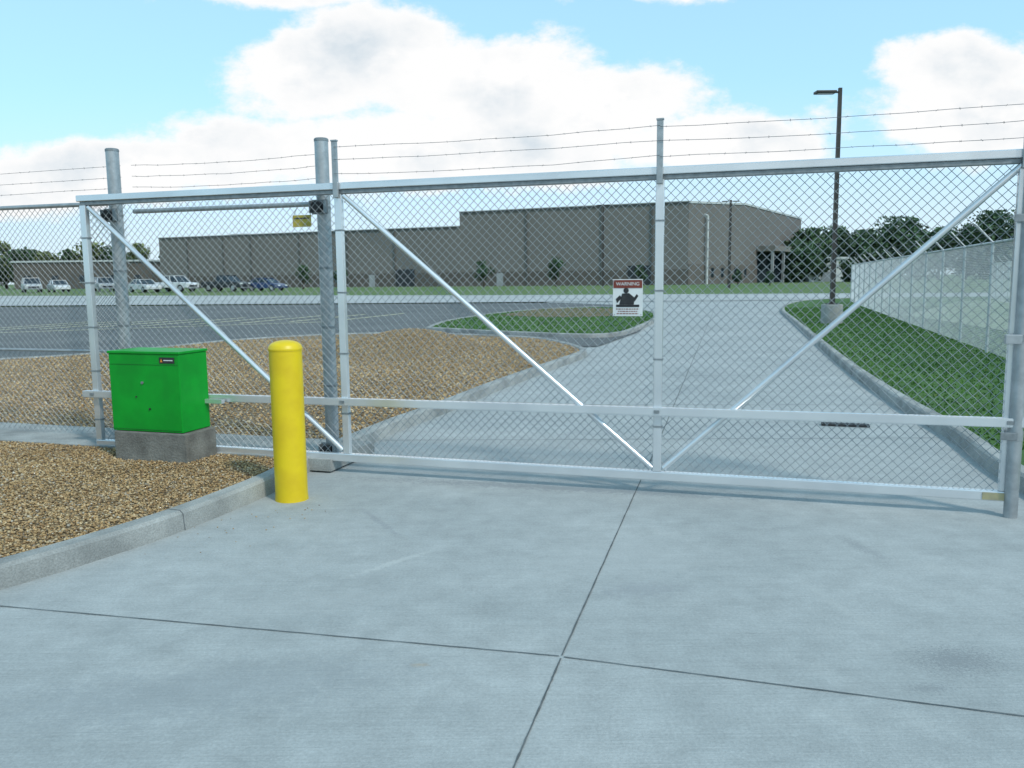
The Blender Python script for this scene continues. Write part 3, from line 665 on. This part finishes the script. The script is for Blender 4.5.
# ---------------------------------------------------------------- trees
leafmats=[MT('leaves_dark',(.05,.09,.035),(.03,.06,.025),.5,.8,attr='tone'),MT('leaves_olive',(.12,.14,.055),(.085,.11,.04),.5,.8,attr='tone'),MT('leaves_deep',(.036,.07,.034),(.046,.085,.038),.5,.8,attr='tone')]
barkm=MT('bark',(.08,.06,.045),(.05,.04,.03),4,.95,bump=.5)
def tree(px,Y,pyt,wpx,label,mi=0,leaf=.28,n=2600,cat='tree',name='leafy_tree',group='trees around the warehouse',low=.22):
    q=at(px,Y); H=topz(px,pyt,Y)-q.z; W=wpx/F*Y
    t=empty(name,label,cat,q,random.uniform(0,6),group)
    tr=MB(); tr.tube((0,0,-.2),(0,0,H*.45),.03*H+.03,8,.02*H+.01)
    cl=[]
    for i in range(14):
        a=random.uniform(0,6.28); zz=random.uniform(low+.12,.86)*H; rad=W*.5*random.uniform(.15,.68)*(1-.55*max(0,zz/H-.6)/.4)
        c_=Vector((rad*math.cos(a),rad*math.sin(a),zz)); cl.append((c_,random.uniform(.16,.30)*min(W,H)))
        tr.tube((0,0,H*random.uniform(.2,.44)),c_,.012*H,5,.004*H)
    cl.append((Vector((0,0,H*.87)),.13*min(W,H)))
    tr.build('trunk',barkm,t)
    cs=np.array([tuple(c_[0]) for c_ in cl]); rs=np.array([c_[1] for c_ in cl]); idx=rng.integers(0,len(cl),n)
    d=rng.normal(0,1,(n,3)); d/=np.linalg.norm(d,axis=1)[:,None]; rad=rs[idx]*rng.uniform(.35,1.08,n)
    P=cs[idx]+d*rad[:,None]; P[:,2]=np.clip(P[:,2],H*low*.6,H*1.0)
    a=rng.normal(0,1,(n,3)); a/=np.linalg.norm(a,axis=1)[:,None]; b=np.cross(a,rng.normal(0,1,(n,3))); b/=np.linalg.norm(b,axis=1)[:,None]
    sz_=rng.uniform(.5,1.2,n)[:,None]*leaf
    V=np.stack([P-a*sz_,P+b*sz_*.6,P+a*sz_,P-b*sz_*.6],1).reshape(-1,3)
    me=bpy.data.meshes.new('crown'); me.vertices.add(4*n); me.vertices.foreach_set('co',V.ravel()); me.loops.add(4*n); me.loops.foreach_set('vertex_index',np.arange(4*n,dtype=np.int32))
    me.polygons.add(n); me.polygons.foreach_set('loop_start',np.arange(0,4*n,4,dtype=np.int32)); me.update(calc_edges=True)
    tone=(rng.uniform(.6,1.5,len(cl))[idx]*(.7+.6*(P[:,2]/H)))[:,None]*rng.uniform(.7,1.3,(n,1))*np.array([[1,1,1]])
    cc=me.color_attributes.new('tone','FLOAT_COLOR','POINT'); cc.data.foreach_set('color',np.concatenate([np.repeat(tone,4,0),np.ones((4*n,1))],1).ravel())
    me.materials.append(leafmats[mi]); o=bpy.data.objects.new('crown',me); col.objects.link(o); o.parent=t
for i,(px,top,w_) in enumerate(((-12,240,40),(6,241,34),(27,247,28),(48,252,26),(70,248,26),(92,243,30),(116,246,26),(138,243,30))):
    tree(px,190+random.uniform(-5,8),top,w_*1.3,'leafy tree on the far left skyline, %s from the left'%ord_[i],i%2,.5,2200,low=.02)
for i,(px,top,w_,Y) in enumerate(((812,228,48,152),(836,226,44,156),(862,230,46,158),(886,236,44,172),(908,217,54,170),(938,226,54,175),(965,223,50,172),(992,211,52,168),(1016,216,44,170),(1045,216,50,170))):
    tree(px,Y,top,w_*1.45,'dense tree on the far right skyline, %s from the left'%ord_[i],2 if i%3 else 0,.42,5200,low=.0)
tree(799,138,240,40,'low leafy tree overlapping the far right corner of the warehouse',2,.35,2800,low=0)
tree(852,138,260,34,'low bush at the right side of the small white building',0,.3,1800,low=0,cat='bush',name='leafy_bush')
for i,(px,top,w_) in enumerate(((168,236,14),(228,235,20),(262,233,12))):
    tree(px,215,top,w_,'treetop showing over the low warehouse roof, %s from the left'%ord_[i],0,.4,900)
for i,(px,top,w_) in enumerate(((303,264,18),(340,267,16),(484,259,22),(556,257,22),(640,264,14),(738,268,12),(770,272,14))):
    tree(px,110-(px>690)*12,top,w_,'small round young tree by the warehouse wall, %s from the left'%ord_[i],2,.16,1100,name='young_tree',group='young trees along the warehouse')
# ---------------------------------------------------------------- light and sky
w=bpy.data.worlds.new('World'); sc.world=w; w.use_nodes=True; nt=w.node_tree
bg=nt.nodes['Background']; sky=N(nt,'ShaderNodeTexSky',sky_type='NISHITA'); sky.sun_disc=False
SE,SAZ=R(46),R(140)
sky.sun_elevation=SE; sky.sun_rotation=SAZ; sky.air_density=1.0; sky.dust_density=.8; sky.ozone_density=1.5
tc=N(nt,'ShaderNodeTexCoord'); sp=N(nt,'ShaderNodeSeparateXYZ'); nt.links.new(tc.outputs['Generated'],sp.inputs[0])
ay=mathn(nt,'MAXIMUM',mathn(nt,'ABSOLUTE',sp.outputs[1]),.25)
u=mathn(nt,'DIVIDE',sp.outputs[0],ay); v=mathn(nt,'DIVIDE',sp.outputs[2],ay)
cb=N(nt,'ShaderNodeCombineXYZ'); nt.links.new(u,cb.inputs[0]); nt.links.new(mathn(nt,'MULTIPLY',v,1.5),cb.inputs[1])
n1=noise(nt,6.5,10,cb.outputs[0],.64)
blobs=[(312,88,74,44),(385,64,85,46),(500,98,132,46),(600,122,108,40),(450,155,260,40),(690,152,115,32),(955,85,90,34),(1000,130,160,42),(110,175,200,32),(310,-8,165,32),(620,-10,130,30),(-60,190,150,30),(760,-12,40,14)]
fld=None
for bx,by,rx,ry in blobs:
    uu,vv=(bx-512)/F,(279-by)/F*1.02
    a=mathn(nt,'DIVIDE',mathn(nt,'SUBTRACT',u,uu),rx/F); b=mathn(nt,'DIVIDE',mathn(nt,'SUBTRACT',v,vv),ry/F)
    d=mathn(nt,'SUBTRACT',1,mathn(nt,'SQRT',mathn(nt,'ADD',mathn(nt,'MULTIPLY',a,a),mathn(nt,'MULTIPLY',b,b))))
    fld=d if fld is None else mathn(nt,'MAXIMUM',fld,d)
fld=mathn(nt,'MAXIMUM',fld,-.6)
f=mathn(nt,'ADD',fld,ramp(nt,n1,.25,.75,-.55,.55))
mask=N(nt,'ShaderNodeMapRange',interpolation_type='SMOOTHSTEP'); nt.links.new(f,mask.inputs[0]); mask.inputs[1].default_value=-.20; mask.inputs[2].default_value=.20
low=N(nt,'ShaderNodeMapRange',interpolation_type='SMOOTHSTEP'); nt.links.new(v,low.inputs[0]); low.inputs[1].default_value=.24; low.inputs[2].default_value=.0; low.inputs[3].default_value=0; low.inputs[4].default_value=.92
shade=mathn(nt,'MULTIPLY',ramp(nt,noise(nt,6,6,cb.outputs[0],.55),.46,.64,0,.85),ramp(nt,f,.15,.8,0,1))
cc=mixrgb(nt,shade,(1.0,1.0,1.0),(.62,.72,.80))
# nishita brightness kept, hue balanced towards the photograph's cyan
hsv=N(nt,'ShaderNodeRGBToBW'); nt.links.new(sky.outputs[0],hsv.inputs[0])
skyb=mathn(nt,'MULTIPLY',mathn(nt,'POWER',hsv.outputs[0],.35),.62)
tint=N(nt,'ShaderNodeCombineXYZ')
for i,k in enumerate((.50,.89,1.18)): nt.links.new(mathn(nt,'MULTIPLY',skyb,k),tint.inputs[i])
skyc=mixrgb(nt,low.outputs[0],tint.outputs[0],(.76,.90,.97))
fin=mixrgb(nt,mask.outputs[0],skyc,cc)
nt.links.new(fin,bg.inputs[0]); bg.inputs[1].default_value=1.0
sl=bpy.data.lights.new('sun','SUN'); sl.energy=2.3; sl.angle=R(6); sl.color=(1,.95,.86); so=bpy.data.objects.new('sun',sl); col.objects.link(so)
dvec=Vector((math.sin(SAZ)*math.cos(SE),math.cos(SAZ)*math.cos(SE),math.sin(SE))); so.rotation_euler=dvec.to_track_quat('Z','Y').to_euler()
